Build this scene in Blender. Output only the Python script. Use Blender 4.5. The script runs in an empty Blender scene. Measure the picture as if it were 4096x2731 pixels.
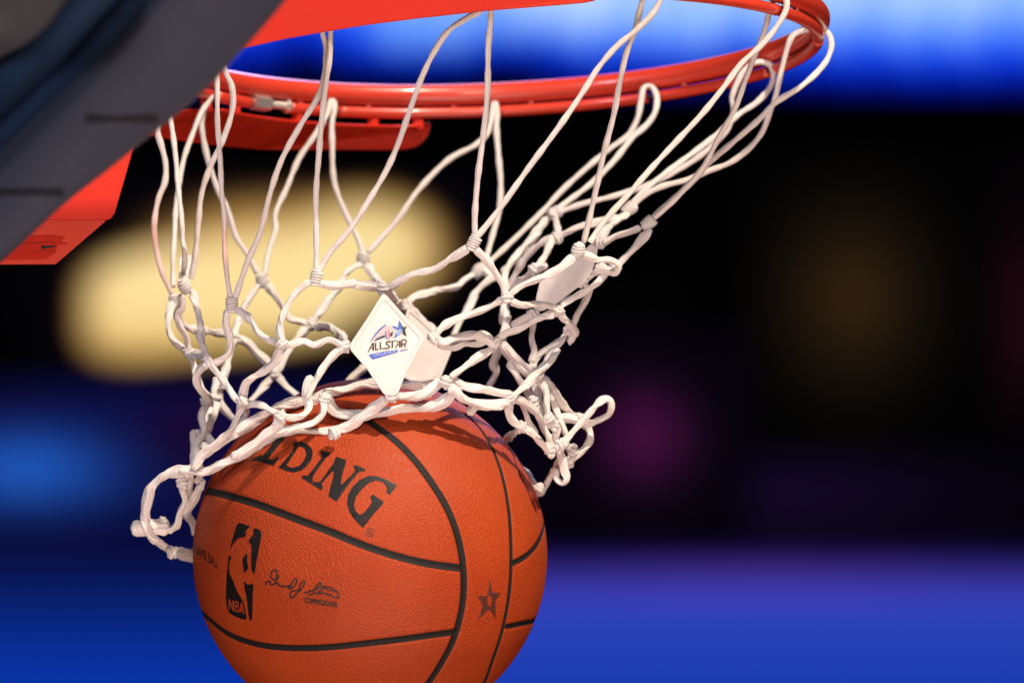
import bpy, bmesh, math, random
from math import sin, cos, pi, radians, sqrt
from mathutils import Vector, Matrix
from mathutils.geometry import delaunay_2d_cdt
random.seed(7)
S = bpy.context.scene
COL = S.collection
# ------------------------------------------------------------------ camera
NW, NH = 4096.0, 2731.0
DIST = 7.1
RIM = Vector((0, 0, 3.05))                 # centre of the hoop
FD = 3346.0 * DIST
FN = FD * NW / 2352.0                      # focal length counted in photo pixels
ELEV = radians(10.54)
PITCH = ELEV - math.atan(689.0 / FD)
CAM = Vector((0.0137, -DIST * cos(ELEV), 3.05 - DIST * sin(ELEV)))
cam = bpy.data.cameras.new('camera'); co = bpy.data.objects.new('camera', cam); COL.objects.link(co)
co.location = CAM; co.rotation_euler = (pi / 2 + PITCH, 0, 0)
cam.sensor_width = 36; cam.lens = FD / 2352 * 36; cam.clip_end = 200; cam.clip_start = 0.1
cam.dof.use_dof = True
cam.dof.focus_distance = (-0.125 - CAM.y) / cos(PITCH)
cam.dof.aperture_fstop = cam.lens / 54.0
S.camera = co
S.render.resolution_x = 1024; S.render.resolution_y = 682
# ------------------------------------------------------------------ world and lamps
w = bpy.data.worlds.new("World"); S.world = w; w.use_nodes = True
bg = w.node_tree.nodes['Background']; bg.inputs[0].default_value = (0.30, 0.26, 0.42, 1); bg.inputs[1].default_value = 0.012

def area(name, loc, tgt, size, power, color, sy=None):
    l = bpy.data.lights.new(name, 'AREA'); l.energy = power; l.color = color; l.size = size
    if sy: l.shape = 'RECTANGLE'; l.size_y = sy
    o = bpy.data.objects.new(name, l); COL.objects.link(o); o.location = loc
    o.rotation_euler = (Vector(tgt) - Vector(loc)).to_track_quat('-Z', 'Y').to_euler()
    return o
area('arena_key_light', (3.4, -4.9, 9.7), (0, 0, 2.8), 0.28, 1330, (1.0, 0.84, 0.68))
area('arena_side_light', (-5.5, -5.5, 5.5), (0, 0, 2.8), 1.2, 190, (0.93, 0.86, 1.0))
area('court_bounce_light', (0.4, -2.6, 0.2), (0, 0, 2.9), 3.0, 150, (1.0, 0.72, 0.62))
area('arena_front_light', (1.0, -10.0, 4.8), (0, 0, 2.8), 2.0, 320, (1.0, 0.84, 0.74))
area('screen_back_light', (1.0, 6.0, 7.0), (0, 0, 3.0), 2.5, 170, (0.55, 0.50, 1.0))
S.view_settings.view_transform = 'Standard'; S.view_settings.look = 'None'
S.view_settings.exposure = 0; S.view_settings.gamma = 1
S.render.engine = 'CYCLES'

# ------------------------------------------------------------------ photo pixel + depth -> place
UP = Vector((0, -sin(PITCH), cos(PITCH))); FW = Vector((0, cos(PITCH), sin(PITCH))); RT = Vector((1, 0, 0))
def ray(x, y): return (FW * FN + RT * (x - NW / 2) + UP * (NH / 2 - y)).normalized()
def P(x, y, Y):
    r = ray(x, y); return CAM + r * ((Y - CAM.y) / r.y)
def PZ(x, y, z0, slope=0.0457):            # on the tilted hoop plane
    r = ray(x, y); k = (z0 + slope * CAM.x - CAM.z) / (r.z - slope * r.x); return CAM + r * k
PXM = 1 / (3346 * 1.7415)                  # metres in one photo pixel at the hoop
CR = {'0': (0, 0, 1.0), 'd': (0, 0, 1 / 1.7415), '1': (0, 0, 1.4257), '2': (1000, 0, 1.5679), '3': (2200, 0, 1.5677), '4': (500, 900, 1.96),
      '5': (1300, 900, 1.96), '6': (1800, 700, 1.96), '7': (1700, 1400, 2.24), '8': (500, 1500, 1.96), '9': (700, 1700, 1.47),
      'a': (960, 1720, 3.267), 'b': (760, 2060, 3.4075), 'c': (1040, 2240, 6.533), 'D': (1440, 1220, 6.533), 'e': (1840, 2260, 6.03),
      'f': (2850, 0, 3.485), 'g': (850, 300, 2.613)}
def pts(s, key=None):
    out = []
    for t in s.split():
        d = None
        if '@' in t: t, d = t.split('@'); d = float(d)
        if ':' in t: key, t = t.split(':')
        x, y = map(float, t.split(',')); c = CR[key]
        out.append((c[0] + x / c[2], c[1] + y / c[2], d))
    return out

# ------------------------------------------------------------------ helpers
def lin(r, g, b):
    f = lambda c: (c / 255 / 12.92) if c / 255 <= 0.04045 else ((c / 255 + 0.055) / 1.055) ** 2.4
    return (f(r), f(g), f(b), 1)
def obj(name, me, mat, parent=None, smooth=True, **kw):
    if isinstance(me, bmesh.types.BMesh):
        b = me; me = bpy.data.meshes.new(name); b.to_mesh(me); b.free()
    me.name = name
    if mat and not me.materials: me.materials.append(mat)
    if smooth: me.polygons.foreach_set('use_smooth', [True] * len(me.polygons))
    o = bpy.data.objects.new(name, me); COL.objects.link(o)
    if parent:
        o.parent = parent
        q = parent; loc = Vector((0, 0, 0))
        while q: loc += q.location; q = q.parent
        o.location = -loc
    for k, v in kw.items(): o[k] = v
    return o
def empty(name, loc, label, cat, group=None):
    o = bpy.data.objects.new(name, None); COL.objects.link(o); o.location = loc; o.empty_display_size = .05
    o['label'] = label; o['category'] = cat
    if group: o['group'] = group
    return o
def mesh(v, f): 
    me = bpy.data.meshes.new('m'); me.from_pydata([tuple(p) for p in v], [], f); me.update(); return me
def catmull(p, n):
    """resample a list of vectors with n points per span"""
    out = []
    q = [p[0] * 2 - p[1]] + list(p) + [p[-1] * 2 - p[-2]]
    for i in range(1, len(q) - 2):
        a, b, c, d = q[i - 1], q[i], q[i + 1], q[i + 2]
        # centripetal form
        t0 = 0; t1 = t0 + max((b - a).length, 1e-7) ** .5; t2 = t1 + max((c - b).length, 1e-7) ** .5; t3 = t2 + max((d - c).length, 1e-7) ** .5
        for k in range(n):
            t = t1 + (t2 - t1) * k / n
            A1 = a * ((t1 - t) / (t1 - t0)) + b * ((t - t0) / (t1 - t0)); A2 = b * ((t2 - t) / (t2 - t1)) + c * ((t - t1) / (t2 - t1)); A3 = c * ((t3 - t) / (t3 - t2)) + d * ((t - t2) / (t3 - t2))
            B1 = A1 * ((t2 - t) / (t2 - t0)) + A2 * ((t - t0) / (t2 - t0)); B2 = A2 * ((t3 - t) / (t3 - t1)) + A3 * ((t - t1) / (t3 - t1))
            out.append(B1 * ((t2 - t) / (t2 - t1)) + B2 * ((t - t1) / (t2 - t1)))
    out.append(p[-1].copy()); return out
def resample(p, step):
    L = [0]
    for i in range(1, len(p)): L.append(L[-1] + (p[i] - p[i - 1]).length)
    n = max(2, int(L[-1] / step)); out = []; j = 0
    for k in range(n + 1):
        s = L[-1] * k / n
        while j < len(L) - 2 and L[j + 1] < s: j += 1
        t = (s - L[j]) / max(L[j + 1] - L[j], 1e-9); out.append(p[j].lerp(p[j + 1], min(max(t, 0), 1)))
    return out
def tube(p, ra, rb=None, seg=12, twist=0, phase=0, lobes=0, lobe_amp=0.1, wob=0, cap=True, bm=None, taper=False, round_ends=False):
    """sweep an (optionally flat, twisted, fluted) section along points p, UV in millimetres"""
    rb = rb or ra; own = bm is None
    if own: bm = bmesh.new()
    uv = bm.loops.layers.uv.verify()
    n = len(p); T = [(p[min(i + 1, n - 1)] - p[max(i - 1, 0)]).normalized() for i in range(n)]
    ref = Vector((0, -1, 0)); ref = (ref - T[0] * ref.dot(T[0]))
    if ref.length < .1: ref = Vector((1, 0, 0)) - T[0] * T[0].x
    ref.normalize(); rings = []; s = 0; us = []; LT = sum((p[i] - p[i - 1]).length for i in range(1, n))
    w1, w2 = random.uniform(0, 6), random.uniform(0, 6)
    for i in range(n):
        if i: s += (p[i] - p[i - 1]).length; ref = (ref - T[i] * ref.dot(T[i])).normalized()
        bi = T[i].cross(ref); a0 = phase + twist * s + wob * (sin(s * 160 + w1) + .6 * sin(s * 330 + w2))
        sc = 1 + (0.09 * sin(s * 210 + w2) + .06 * sin(s * 470 + w1) if wob else 0)
        e_ = min(us[-1] if False else s, LT - s) / (ra * .8)
        if round_ends and e_ < 1: sc *= sqrt(max(1 - (1 - e_) ** 2, .03))
        if taper: sc *= min(1, .55 + 2.2 * min(i, n - 1 - i) / n)
        r = []
        for k in range(seg):
            a = 2 * pi * k / seg; m = 1 + (lobe_amp * cos(lobes * a) if lobes else 0)
            x = ra * sc * m * cos(a); y = rb * sc * m * sin(a)
            r.append(bm.verts.new(p[i] + bi * (x * cos(a0) - y * sin(a0)) + ref * (x * sin(a0) + y * cos(a0))))
        rings.append(r); us.append(s * 1000)
    for i in range(n - 1):
        for k in range(seg):
            k2 = (k + 1) % seg; f = bm.faces.new((rings[i][k], rings[i][k2], rings[i + 1][k2], rings[i + 1][k]))
            for l, u, v in zip(f.loops, (us[i], us[i], us[i + 1], us[i + 1]), (k, k + 1, k + 1, k)): l[uv].uv = (u, v / seg)
    if cap:
        for r, e in ((rings[0], -1), (rings[-1], 1)):
            try: bm.faces.new(r if e > 0 else list(reversed(r)))
            except ValueError: pass
    return bm

# ------------------------------------------------------------------ materials
def newmat(name):
    m = bpy.data.materials.new(name); m.use_nodes = True; nt = m.node_tree
    return m, nt, nt.nodes['Principled BSDF']
def N(nt, t, **kw):
    n = nt.nodes.new(t)
    for k, v in kw.items():
        if k.startswith('i_'): n.inputs[int(k[2:]) if k[2:].isdigit() else k[2:]].default_value = v
        else: setattr(n, k, v)
    return n
def plain(name, col, rough=.5, metal=0, coat=0, bump=0, bscale=400, var=0.0, vscale=30, spec=.5):
    m, nt, b = newmat(name); b.inputs['Roughness'].default_value = rough; b.inputs['Metallic'].default_value = metal
    b.inputs['Coat Weight'].default_value = coat; b.inputs['Coat Roughness'].default_value = .12; b.inputs['Specular IOR Level'].default_value = spec
    tc = N(nt, 'ShaderNodeTexCoord')
    no = N(nt, 'ShaderNodeTexNoise'); no.inputs['Scale'].default_value = vscale; no.inputs['Detail'].default_value = 6
    nt.links.new(tc.outputs['Object'], no.inputs['Vector'])
    mx = N(nt, 'ShaderNodeMix', data_type='RGBA')
    c = Vector(col[:3]); mx.inputs[6].default_value = tuple(c * (1 - var)) + (1,); mx.inputs[7].default_value = tuple(min(x * (1 + var), 1) for x in c) + (1,)
    nt.links.new(no.outputs[0], mx.inputs[0]); nt.links.new(mx.outputs[2], b.inputs['Base Color'])
    if bump:
        n2 = N(nt, 'ShaderNodeTexNoise'); n2.inputs['Scale'].default_value = bscale; n2.inputs['Detail'].default_value = 4
        nt.links.new(tc.outputs['Object'], n2.inputs['Vector'])
        bp = N(nt, 'ShaderNodeBump'); bp.inputs['Strength'].default_value = bump; bp.inputs['Distance'].default_value = .001
        nt.links.new(n2.outputs[0], bp.inputs['Height']); nt.links.new(bp.outputs[0], b.inputs['Normal'])
    return m
M_red = plain('red_enamel', (.58, .042, .019), .38, coat=.55, bump=.12, bscale=90, var=.10, vscale=25)
def scuff(m, dark, amt, scale):
    nt = m.node_tree; b = nt.nodes['Principled BSDF']; src = b.inputs['Base Color'].links[0].from_socket
    tc = N(nt, 'ShaderNodeTexCoord'); mp = N(nt, 'ShaderNodeMapping'); mp.inputs['Scale'].default_value = (1, 1, 2.6); nt.links.new(tc.outputs['Object'], mp.inputs[0])
    no = N(nt, 'ShaderNodeTexNoise'); no.inputs['Scale'].default_value = scale; no.inputs['Detail'].default_value = 9; no.inputs['Roughness'].default_value = .7; nt.links.new(mp.outputs[0], no.inputs['Vector'])
    cr = N(nt, 'ShaderNodeValToRGB'); cr.color_ramp.elements[0].position = .60; cr.color_ramp.elements[1].position = .72; nt.links.new(no.outputs[0], cr.inputs[0])
    k = N(nt, 'ShaderNodeMath', operation='MULTIPLY'); k.inputs[1].default_value = amt; nt.links.new(cr.outputs[0], k.inputs[0])
    mx = N(nt, 'ShaderNodeMix', data_type='RGBA'); mx.inputs[7].default_value = dark; nt.links.new(k.outputs[0], mx.inputs[0]); nt.links.new(src, mx.inputs[6]); nt.links.new(mx.outputs[2], b.inputs['Base Color'])
    return m
scuff(M_red, (.20, .03, .02, 1), .7, 55)
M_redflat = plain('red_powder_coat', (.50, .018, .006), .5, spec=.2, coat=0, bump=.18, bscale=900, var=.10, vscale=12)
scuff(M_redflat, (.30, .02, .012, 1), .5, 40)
M_redpale = plain('scuffed_pale_red', (.52, .052, .030), .55, spec=.25, bump=.2, bscale=700, var=.12, vscale=18)  # paler red for the lower face of the mount
M_steel = plain('zinc_plated_steel', (.75, .72, .68), .3, metal=.8, bump=.1, bscale=500, var=.1, vscale=300)
M_wire = plain('dark_wire', (.02, .02, .025), .4)
M_pad = plain('grey_vinyl_padding', (.042, .050, .078), .52, bump=.25, bscale=1200, var=.1, vscale=14)
M_slot = plain('recess_shade', (.005, .006, .014), .7)
M_channel = plain('navy_gasket', (.014, .035, .090), .6)
M_glassblue = plain('glass_blue_reflection', (.006, .030, .085), .7, var=.15, vscale=5)  # blue reflection on the glass face is put into the base colour
M_frame = plain('brushed_frame', (.06, .063, .075), .5, var=.15, vscale=20)
M_black = plain('black_print', (.006, .005, .005), .5, var=.3, vscale=60, bump=.25, bscale=700, spec=.3)
scuff(M_black, (.16, .03, .012, 1), .8, 260); scuff(M_pad, (.10, .085, .09, 1), .5, 14); scuff(M_redpale, (.45, .03, .02, 1), .6, 70)
M_faded = plain('faded_print', (.075, .016, .010), .6, var=.4, vscale=700)
M_ink = plain('signature_ink', (.022, .007, .006), .6, var=.3, vscale=500)
M_plate = plain('white_plastic', (.60, .56, .52), .30, coat=.3, bump=.05, bscale=60, var=.03)

def cord_material(name, tint=0.0):
    m, nt, b = newmat(name); L = nt.links.new
    b.inputs['Roughness'].default_value = .48; b.inputs['Sheen Weight'].default_value = .3; b.inputs['Specular IOR Level'].default_value = .5
    b.inputs['Subsurface Weight'].default_value = .35; b.inputs['Subsurface Radius'].default_value = (.004, .003, .0025); b.inputs['Subsurface Scale'].default_value = .6
    uv = N(nt, 'ShaderNodeUVMap'); sep = N(nt, 'ShaderNodeSeparateXYZ'); L(uv.outputs[0], sep.inputs[0])
    def mth(op, a, c=None, v=None):
        n = N(nt, 'ShaderNodeMath', operation=op)
        if hasattr(a, 'node'): L(a, n.inputs[0])
        else: n.inputs[0].default_value = a
        if c is not None:
            if hasattr(c, 'node'): L(c, n.inputs[1])
            else: n.inputs[1].default_value = c
        return n.outputs[0]
    u = mth('MULTIPLY', sep.outputs[0], 2 * pi / 2.2); v = mth('MULTIPLY', sep.outputs[1], 2 * pi * 5)
    s1 = mth('SINE', mth('ADD', u, v)); s2 = mth('SINE', mth('SUBTRACT', u, v))
    h = mth('MULTIPLY', s1, s2); h2 = mth('MULTIPLY', h, .5); h3 = mth('ADD', h2, .5)
    bp = N(nt, 'ShaderNodeBump'); bp.inputs['Strength'].default_value = .9; bp.inputs['Distance'].default_value = .0006
    L(h3, bp.inputs['Height']); L(bp.outputs[0], b.inputs['Normal'])
    tc = N(nt, 'ShaderNodeTexCoord'); no = N(nt, 'ShaderNodeTexNoise'); no.inputs['Scale'].default_value = 22; no.inputs['Detail'].default_value = 5
    L(tc.outputs['Object'], no.inputs['Vector'])
    cr = N(nt, 'ShaderNodeValToRGB'); e = cr.color_ramp.elements
    e[0].position = .35; e[0].color = (.86, .79, .77, 1); e[1].position = .62; e[1].color = (.93, .88, .82, 1)
    L(no.outputs[0], cr.inputs[0])
    mx = N(nt, 'ShaderNodeMix', data_type='RGBA', blend_type='MULTIPLY'); mx.inputs[0].default_value = .27
    L(cr.outputs[0], mx.inputs[6]); L(h3, mx.inputs[7]); last = mx.outputs[2]
    if tint:
        n2 = N(nt, 'ShaderNodeTexNoise'); n2.inputs['Scale'].default_value = 11; n2.inputs['Detail'].default_value = 3; L(tc.outputs['Object'], n2.inputs['Vector'])
        r2 = N(nt, 'ShaderNodeValToRGB'); r2.color_ramp.elements[0].position = .50; r2.color_ramp.elements[1].position = .66; L(n2.outputs[0], r2.inputs[0])
        k = N(nt, 'ShaderNodeMath', operation='MULTIPLY'); k.inputs[1].default_value = tint; L(r2.outputs[0], k.inputs[0])
        m2 = N(nt, 'ShaderNodeMix', data_type='RGBA'); m2.inputs[7].default_value = (.55, .20, .14, 1); L(k.outputs[0], m2.inputs[0]); L(last, m2.inputs[6]); last = m2.outputs[2]
    L(last, b.inputs['Base Color'])
    return m
M_cord = cord_material('white_nylon_braid'); M_cordred = cord_material('paint_stained_nylon_braid', .75)

def leather():
    m, nt, b = newmat('orange_pebbled_leather'); L = nt.links.new
    tc = N(nt, 'ShaderNodeTexCoord')
    wob = N(nt, 'ShaderNodeTexNoise'); wob.inputs['Scale'].default_value = 60; L(tc.outputs['Object'], wob.inputs['Vector'])
    add = N(nt, 'ShaderNodeVectorMath', operation='MULTIPLY_ADD'); add.inputs[1].default_value = (.0008,) * 3
    L(wob.outputs['Color'], add.inputs[0]); L(tc.outputs['Object'], add.inputs[2])
    vo = N(nt, 'ShaderNodeTexVoronoi'); vo.inputs['Scale'].default_value = 560; L(add.outputs[0], vo.inputs['Vector'])
    mr = N(nt, 'ShaderNodeMapRange'); mr.inputs[1].default_value = 0; mr.inputs[2].default_value = .65; mr.inputs[3].default_value = 1; mr.inputs[4].default_value = 0; mr.interpolation_type = 'SMOOTHSTEP'
    L(vo.outputs['Distance'], mr.inputs[0])
    bp = N(nt, 'ShaderNodeBump'); bp.inputs['Strength'].default_value = .5; bp.inputs['Distance'].default_value = .0007; L(mr.outputs[0], bp.inputs['Height'])
    L(bp.outputs[0], b.inputs['Normal'])
    no = N(nt, 'ShaderNodeTexNoise'); no.inputs['Scale'].default_value = 14; no.inputs['Detail'].default_value = 7; L(tc.outputs['Object'], no.inputs['Vector'])
    cr = N(nt, 'ShaderNodeValToRGB'); e = cr.color_ramp.elements
    e[0].position = .3; e[0].color = (.37, .044, .008, 1); e[1].position = .7; e[1].color = (.45, .061, .012, 1); L(no.outputs[0], cr.inputs[0])
    mx = N(nt, 'ShaderNodeMix', data_type='RGBA', blend_type='MULTIPLY'); mx.inputs[0].default_value = .42
    mr2 = N(nt, 'ShaderNodeMapRange'); mr2.inputs[3].default_value = .45; mr2.inputs[4].default_value = 1.0; L(mr.outputs[0], mr2.inputs[0])
    L(cr.outputs[0], mx.inputs[6]); L(mr2.outputs[0], mx.inputs[7]); L(mx.outputs[2], b.inputs['Base Color'])
    b.inputs['Roughness'].default_value = .55; b.inputs['Specular IOR Level'].default_value = .22
    return m
M_leather = leather()
M_seam = plain('black_rubber_seam', (.008, .006, .005), .7, bump=.3, bscale=600, var=.3, vscale=90, spec=.3)

# ------------------------------------------------------------------ flat prints on a surface
def even_odd(pt, polys):
    x, y = pt; c = False
    for p in polys:
        n = len(p)
        for i in range(n):
            x1, y1 = p[i]; x2, y2 = p[(i + 1) % n]
            if (y1 > y) != (y2 > y) and x < (x2 - x1) * (y - y1) / (y2 - y1) + x1: c = not c
    return c
def print_mesh(polys, place, step=18, bm=None):
    """polys: closed outlines in photo pixels (even-odd); place(x,y)->Vector"""
    own = bm is None
    if own: bm = bmesh.new()
    vs, es = [], []
    for p in polys:
        b0 = len(vs); n = len(p)
        for i in range(n):
            vs.append(Vector(p[i][:2])); es.append((b0 + i, b0 + (i + 1) % n))
    xs = [v.x for v in vs]; ys = [v.y for v in vs]
    x = min(xs) + step / 2
    while x < max(xs):
        y = min(ys) + step / 2
        while y < max(ys):
            if even_odd((x, y), polys): vs.append(Vector((x, y)))
            y += step
        x += step
    ov, oe, of, *_ = delaunay_2d_cdt(vs, es, [], 0, 1e-5)
    nv = [bm.verts.new(place(v.x, v.y)) for v in ov]
    for f in of:
        c = sum((ov[i] for i in f), Vector((0, 0))) / len(f)
        if even_odd(c, polys):
            fc = bm.faces.new([nv[i] for i in f]); fc.normal_update()
            if fc.normal.y > 0: fc.normal_flip()
    return bm
def smooth_poly(p, n=4):
    v = [Vector((a[0], a[1], 0)) for a in p]; m = len(v); out = []
    for i in range(m):
        a, b, c, d = v[i - 1], v[i], v[(i + 1) % m], v[(i + 2) % m]
        for k in range(n):
            t = k / n; q = .5 * ((2 * b) + (c - a) * t + (2 * a - 5 * b + 4 * c - d) * t * t + (3 * b - a - 3 * c + d) * t ** 3); out.append((q.x, q.y))
    return out
def stroke(s, key, wd, place, bm, closed=False, sm=True):
    """pen stroke of width wd (photo pixels)"""
    p = [Vector((a[0], a[1], 0)) for a in pts(s, key)]
    if sm and len(p) > 2: p = catmull(p, 5)
    L = []
    for i in range(len(p)):
        t = (p[min(i + 1, len(p) - 1)] - p[max(i - 1, 0)]).normalized(); n = Vector((-t.y, t.x, 0)) * wd / 2
        L.append((bm.verts.new(place(p[i].x + n.x, p[i].y + n.y)), bm.verts.new(place(p[i].x - n.x, p[i].y - n.y))))
    for i in range(len(L) - 1):
        f = bm.faces.new((L[i][0], L[i][1], L[i + 1][1], L[i + 1][0])); f.normal_update()
        if f.normal.y > 0: f.normal_flip()
def text_polys(txt, o, ax, ay, shear=0):
    """built-in font outline mapped: o origin, ax vector for full text width, ay vector for letter height (photo px)"""
    c = bpy.data.curves.new('t', 'FONT'); c.body = txt; c.resolution_u = 3
    ob = bpy.data.objects.new('t', c); COL.objects.link(ob)
    dg = bpy.context.evaluated_depsgraph_get(); me = bpy.data.meshes.new_from_object(ob.evaluated_get(dg))
    v = [x.co.copy() for x in me.vertices]; f = [list(q.vertices) for q in me.polygons]
    bpy.data.objects.remove(ob); bpy.data.curves.remove(c); bpy.data.meshes.remove(me)
    x0 = min(q.x for q in v); x1 = max(q.x for q in v); y1 = max(q.y for q in v)
    return [(o[0] + ax[0] * (q.x - x0) / (x1 - x0) + ay[0] * q.y / y1, o[1] + ax[1] * (q.x - x0) / (x1 - x0) + ay[1] * q.y / y1) for q in v], f
def text_mesh(txt, key, o, e, up, place, bm):
    c = CR[key]; O = (c[0] + o[0] / c[2], c[1] + o[1] / c[2]); ax = ((e[0] - o[0]) / c[2], (e[1] - o[1]) / c[2]); ay = (up[0] / c[2], up[1] / c[2])
    v, f = text_polys(txt, O, ax, ay); nv = [bm.verts.new(place(*q)) for q in v]
    for q in f:
        fc = bm.faces.new([nv[i] for i in q]); fc.normal_update()
        if fc.normal.y > 0: fc.normal_flip()

# ================================================================== SETTING: the dark arena behind
def emis(name, build):
    m = bpy.data.materials.new(name); m.use_nodes = True; nt = m.node_tree
    for n in list(nt.nodes): nt.nodes.remove(n)
    out = N(nt, 'ShaderNodeOutputMaterial'); em = N(nt, 'ShaderNodeEmission'); nt.links.new(em.outputs[0], out.inputs[0])
    build(nt, em); return m
def ramp(nt, fac, stops):
    cr = N(nt, 'ShaderNodeValToRGB'); e = cr.color_ramp.elements; e[0].position = stops[0][0]; e[0].color = stops[0][1]; e[1].position = stops[-1][0]; e[1].color = stops[-1][1]
    for p_, c_ in stops[1:-1]: q = e.new(p_); q.color = c_
    nt.links.new(fac, cr.inputs[0]); return cr.outputs[0]
YB = 18.0
def panel(name, poly, Y, depth, mat, label=None, cat=None, parent=None, kind=None, frame=None):
    """a real slab: outline in D pixels at distance Y, extruded back; uv 0..1 over its bounds"""
    q = [P(x * 1.7415, y * 1.7415, Y) for x, y in poly]
    xs = [a.x for a in q]; zs = [a.z for a in q]; x0, x1, z0, z1 = min(xs), max(xs), min(zs), max(zs)
    bm = bmesh.new(); uv = bm.loops.layers.uv.verify()
    fr = [bm.verts.new(a) for a in q]; bk = [bm.verts.new(a + Vector((0, depth, 0))) for a in q]; n = len(q)
    fs = [bm.faces.new(fr), bm.faces.new(list(reversed(bk)))] + [bm.faces.new((fr[i], bk[i], bk[(i + 1) % n], fr[(i + 1) % n])) for i in range(n)]
    for f in fs:
        for l in f.loops: l[uv].uv = ((l.vert.co.x - x0) / (x1 - x0), (l.vert.co.z - z0) / (z1 - z0))
    bmesh.ops.recalc_face_normals(bm, faces=bm.faces)
    o = obj(name, bm, mat, parent, smooth=False)
    if label: o['label'] = label
    if cat: o['category'] = cat
    if kind: o['kind'] = kind
    return o
def uvsep(nt):
    uv = N(nt, 'ShaderNodeUVMap'); s = N(nt, 'ShaderNodeSeparateXYZ'); nt.links.new(uv.outputs[0], s.inputs[0]); return uv, s
M_dark = plain('dark_arena_wall', (.0035, .003, .005), .95, var=.4, vscale=.6, spec=.05)
panel('arena_wall', [(-900, -600), (3300, -600), (3300, 2200), (-900, 2200)], YB + 1.5, .2, M_dark, kind='structure')

def grid_screen(name, x0, x1, y0, y1, Y, nx, ny, fn, label, cat):
    """a lit slab whose picture is stored as colours of its own face grid (display values, made linear)"""
    bm = bmesh.new(); cl = bm.verts.layers.float_color.new('picture')
    g = []
    for j in range(ny + 1):
        r = []
        for i in range(nx + 1):
            x = x0 + (x1 - x0) * i / nx; y = y0 + (y1 - y0) * j / ny
            v = bm.verts.new(P(x * 1.7415, y * 1.7415, Y)); c = fn(x, y); v[cl] = lin(*[min(max(a, 0), 255) for a in c]); r.append(v)
        g.append(r)
    for j in range(ny):
        for i in range(nx): bm.faces.new((g[j][i], g[j + 1][i], g[j + 1][i + 1], g[j][i + 1]))
    c4 = [g[0][0], g[0][-1], g[-1][-1], g[-1][0]]; b4 = []
    for v in c4:
        q = bm.verts.new(v.co + Vector((0, .25, 0))); q[cl] = (0, 0, 0, 1); b4.append(q)
    bm.faces.new(b4)
    o = obj(name, bm, emis(name + '_picture', lambda nt, em: nt.links.new(N(nt, 'ShaderNodeVertexColor', layer_name='picture').outputs[0], em.inputs[0])), smooth=False)
    o['label'] = label; o['category'] = cat; return o
def sst(a, b, x): t = min(max((x - a) / (b - a), 0), 1); return t * t * (3 - 2 * t)
def mixc(a, b, t): return [p + (q - p) * t for p, q in zip(a, b)]
def gs(x, y, cx, cy, sx, sy): return math.exp(-((x - cx) / sx) ** 2 - ((y - cy) / sy) ** 2)
def ramp_c(v, st):
    for (a, c), (b, d) in zip(st, st[1:]):
        if v <= b: return mixc(c, d, min(max((v - a) / (b - a), 0), 1))
    return st[-1][1]
def f_screen(x, y):
    edge = 185 + 22 * sst(1500, 2300, x) - 12 * gs(x, 0, 900, 0, 300, 1)
    h = (edge - y) / 200                                    # 0 at the bottom edge of the picture
    v = h * .62 + .42 * gs(x, y, 1330, 20, 190, 100) + .30 * gs(x, y, 1590, 60, 80, 100) + .34 * gs(x, y, 980, 75, 170, 65) + .30 * gs(x, y, 1800, 20, 130, 100) + .22 * gs(x, y, 2130, 30, 240, 110) - .20 * gs(x, y, 1190, 120, 110, 60) - .18 * gs(x, y, 1000, 170, 160, 45) - .10 * gs(x, y, 1660, 150, 100, 50) - .15 * gs(x, y, 700, 100, 120, 200)
    v = v * .90 + .06 + max(h, 0) * (.10 * sin(x * .043 + .8 * sin(y * .03)) + .07 * sin(x * .097 + 2)) + .02 * sin(x * .09) + .015 * sin(x * .23 + 1)
    return ramp_c(v, [(0, (1, 4, 30)), (.10, (3, 16, 120)), (.26, (10, 48, 235)), (.42, (34, 92, 255)), (.62, (112, 168, 255)), (.9, (190, 218, 255)), (1.2, (225, 240, 255))])
grid_screen('video_screen', 380, 3000, -340, 205, YB, 220, 60, f_screen, 'large out of focus blue and white video screen behind the hoop', 'screen')
def f_yellow(x, y):
    yy = y + .28 * (x - 560)                                # the sign hangs askew
    a = sst(-.05, .7, 1 - (((x - 515) / 355) ** 4 + ((y - (678 - .12 * (x - 500))) / 138) ** 4)) if x < 2000 else 0
    b = sst(-.1, 1, 1 - (((x - 850) / 210) ** 2 + ((y - 570) / 150) ** 2))
    c = sst(0, 1, 1 - (((x - 640) / 420) ** 2 + ((y - 600) / 190) ** 2)) * .75
    v = 1 - (1 - a) * (1 - b) * (1 - c)
    base = mixc((255, 226, 158), (220, 172, 88), sst(700, 840, y)); base = mixc(base, (252, 228, 160), sst(640, 900, x) * .8)
    return ramp_c(v, [(0, (4, 3, 7)), (.28, (74, 50, 26)), (.62, (200, 152, 84)), (1, base)])
grid_screen('lit_sign', 40, 1130, 380, 910, YB + .2, 100, 60, f_yellow, 'glowing pale yellow blurred sign behind the left side of the net', 'sign')
grid_screen('spotlight', 1250, 1720, 760, 1240, YB, 40, 40, lambda x, y: mixc((6, 3, 12), (68, 16, 60), min(1, 1.05 * math.exp(-(((x - 1480) ** 2 + (y - 1000) ** 2) / 112 ** 2) ** 1.1)) ), 'dim round purple stage light glowing far behind the ball', 'light')
grid_screen('brown_lit_board', 1700, 2300, 330, 1050, YB + .6, 40, 40, lambda x, y: mixc((2, 2, 3), (48, 32, 16), gs(x, y, 1960, 680, 165, 200)), 'faint brown lit board in the dark on the right', 'board')  # self-lit slab giving the dim brown tone
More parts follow.
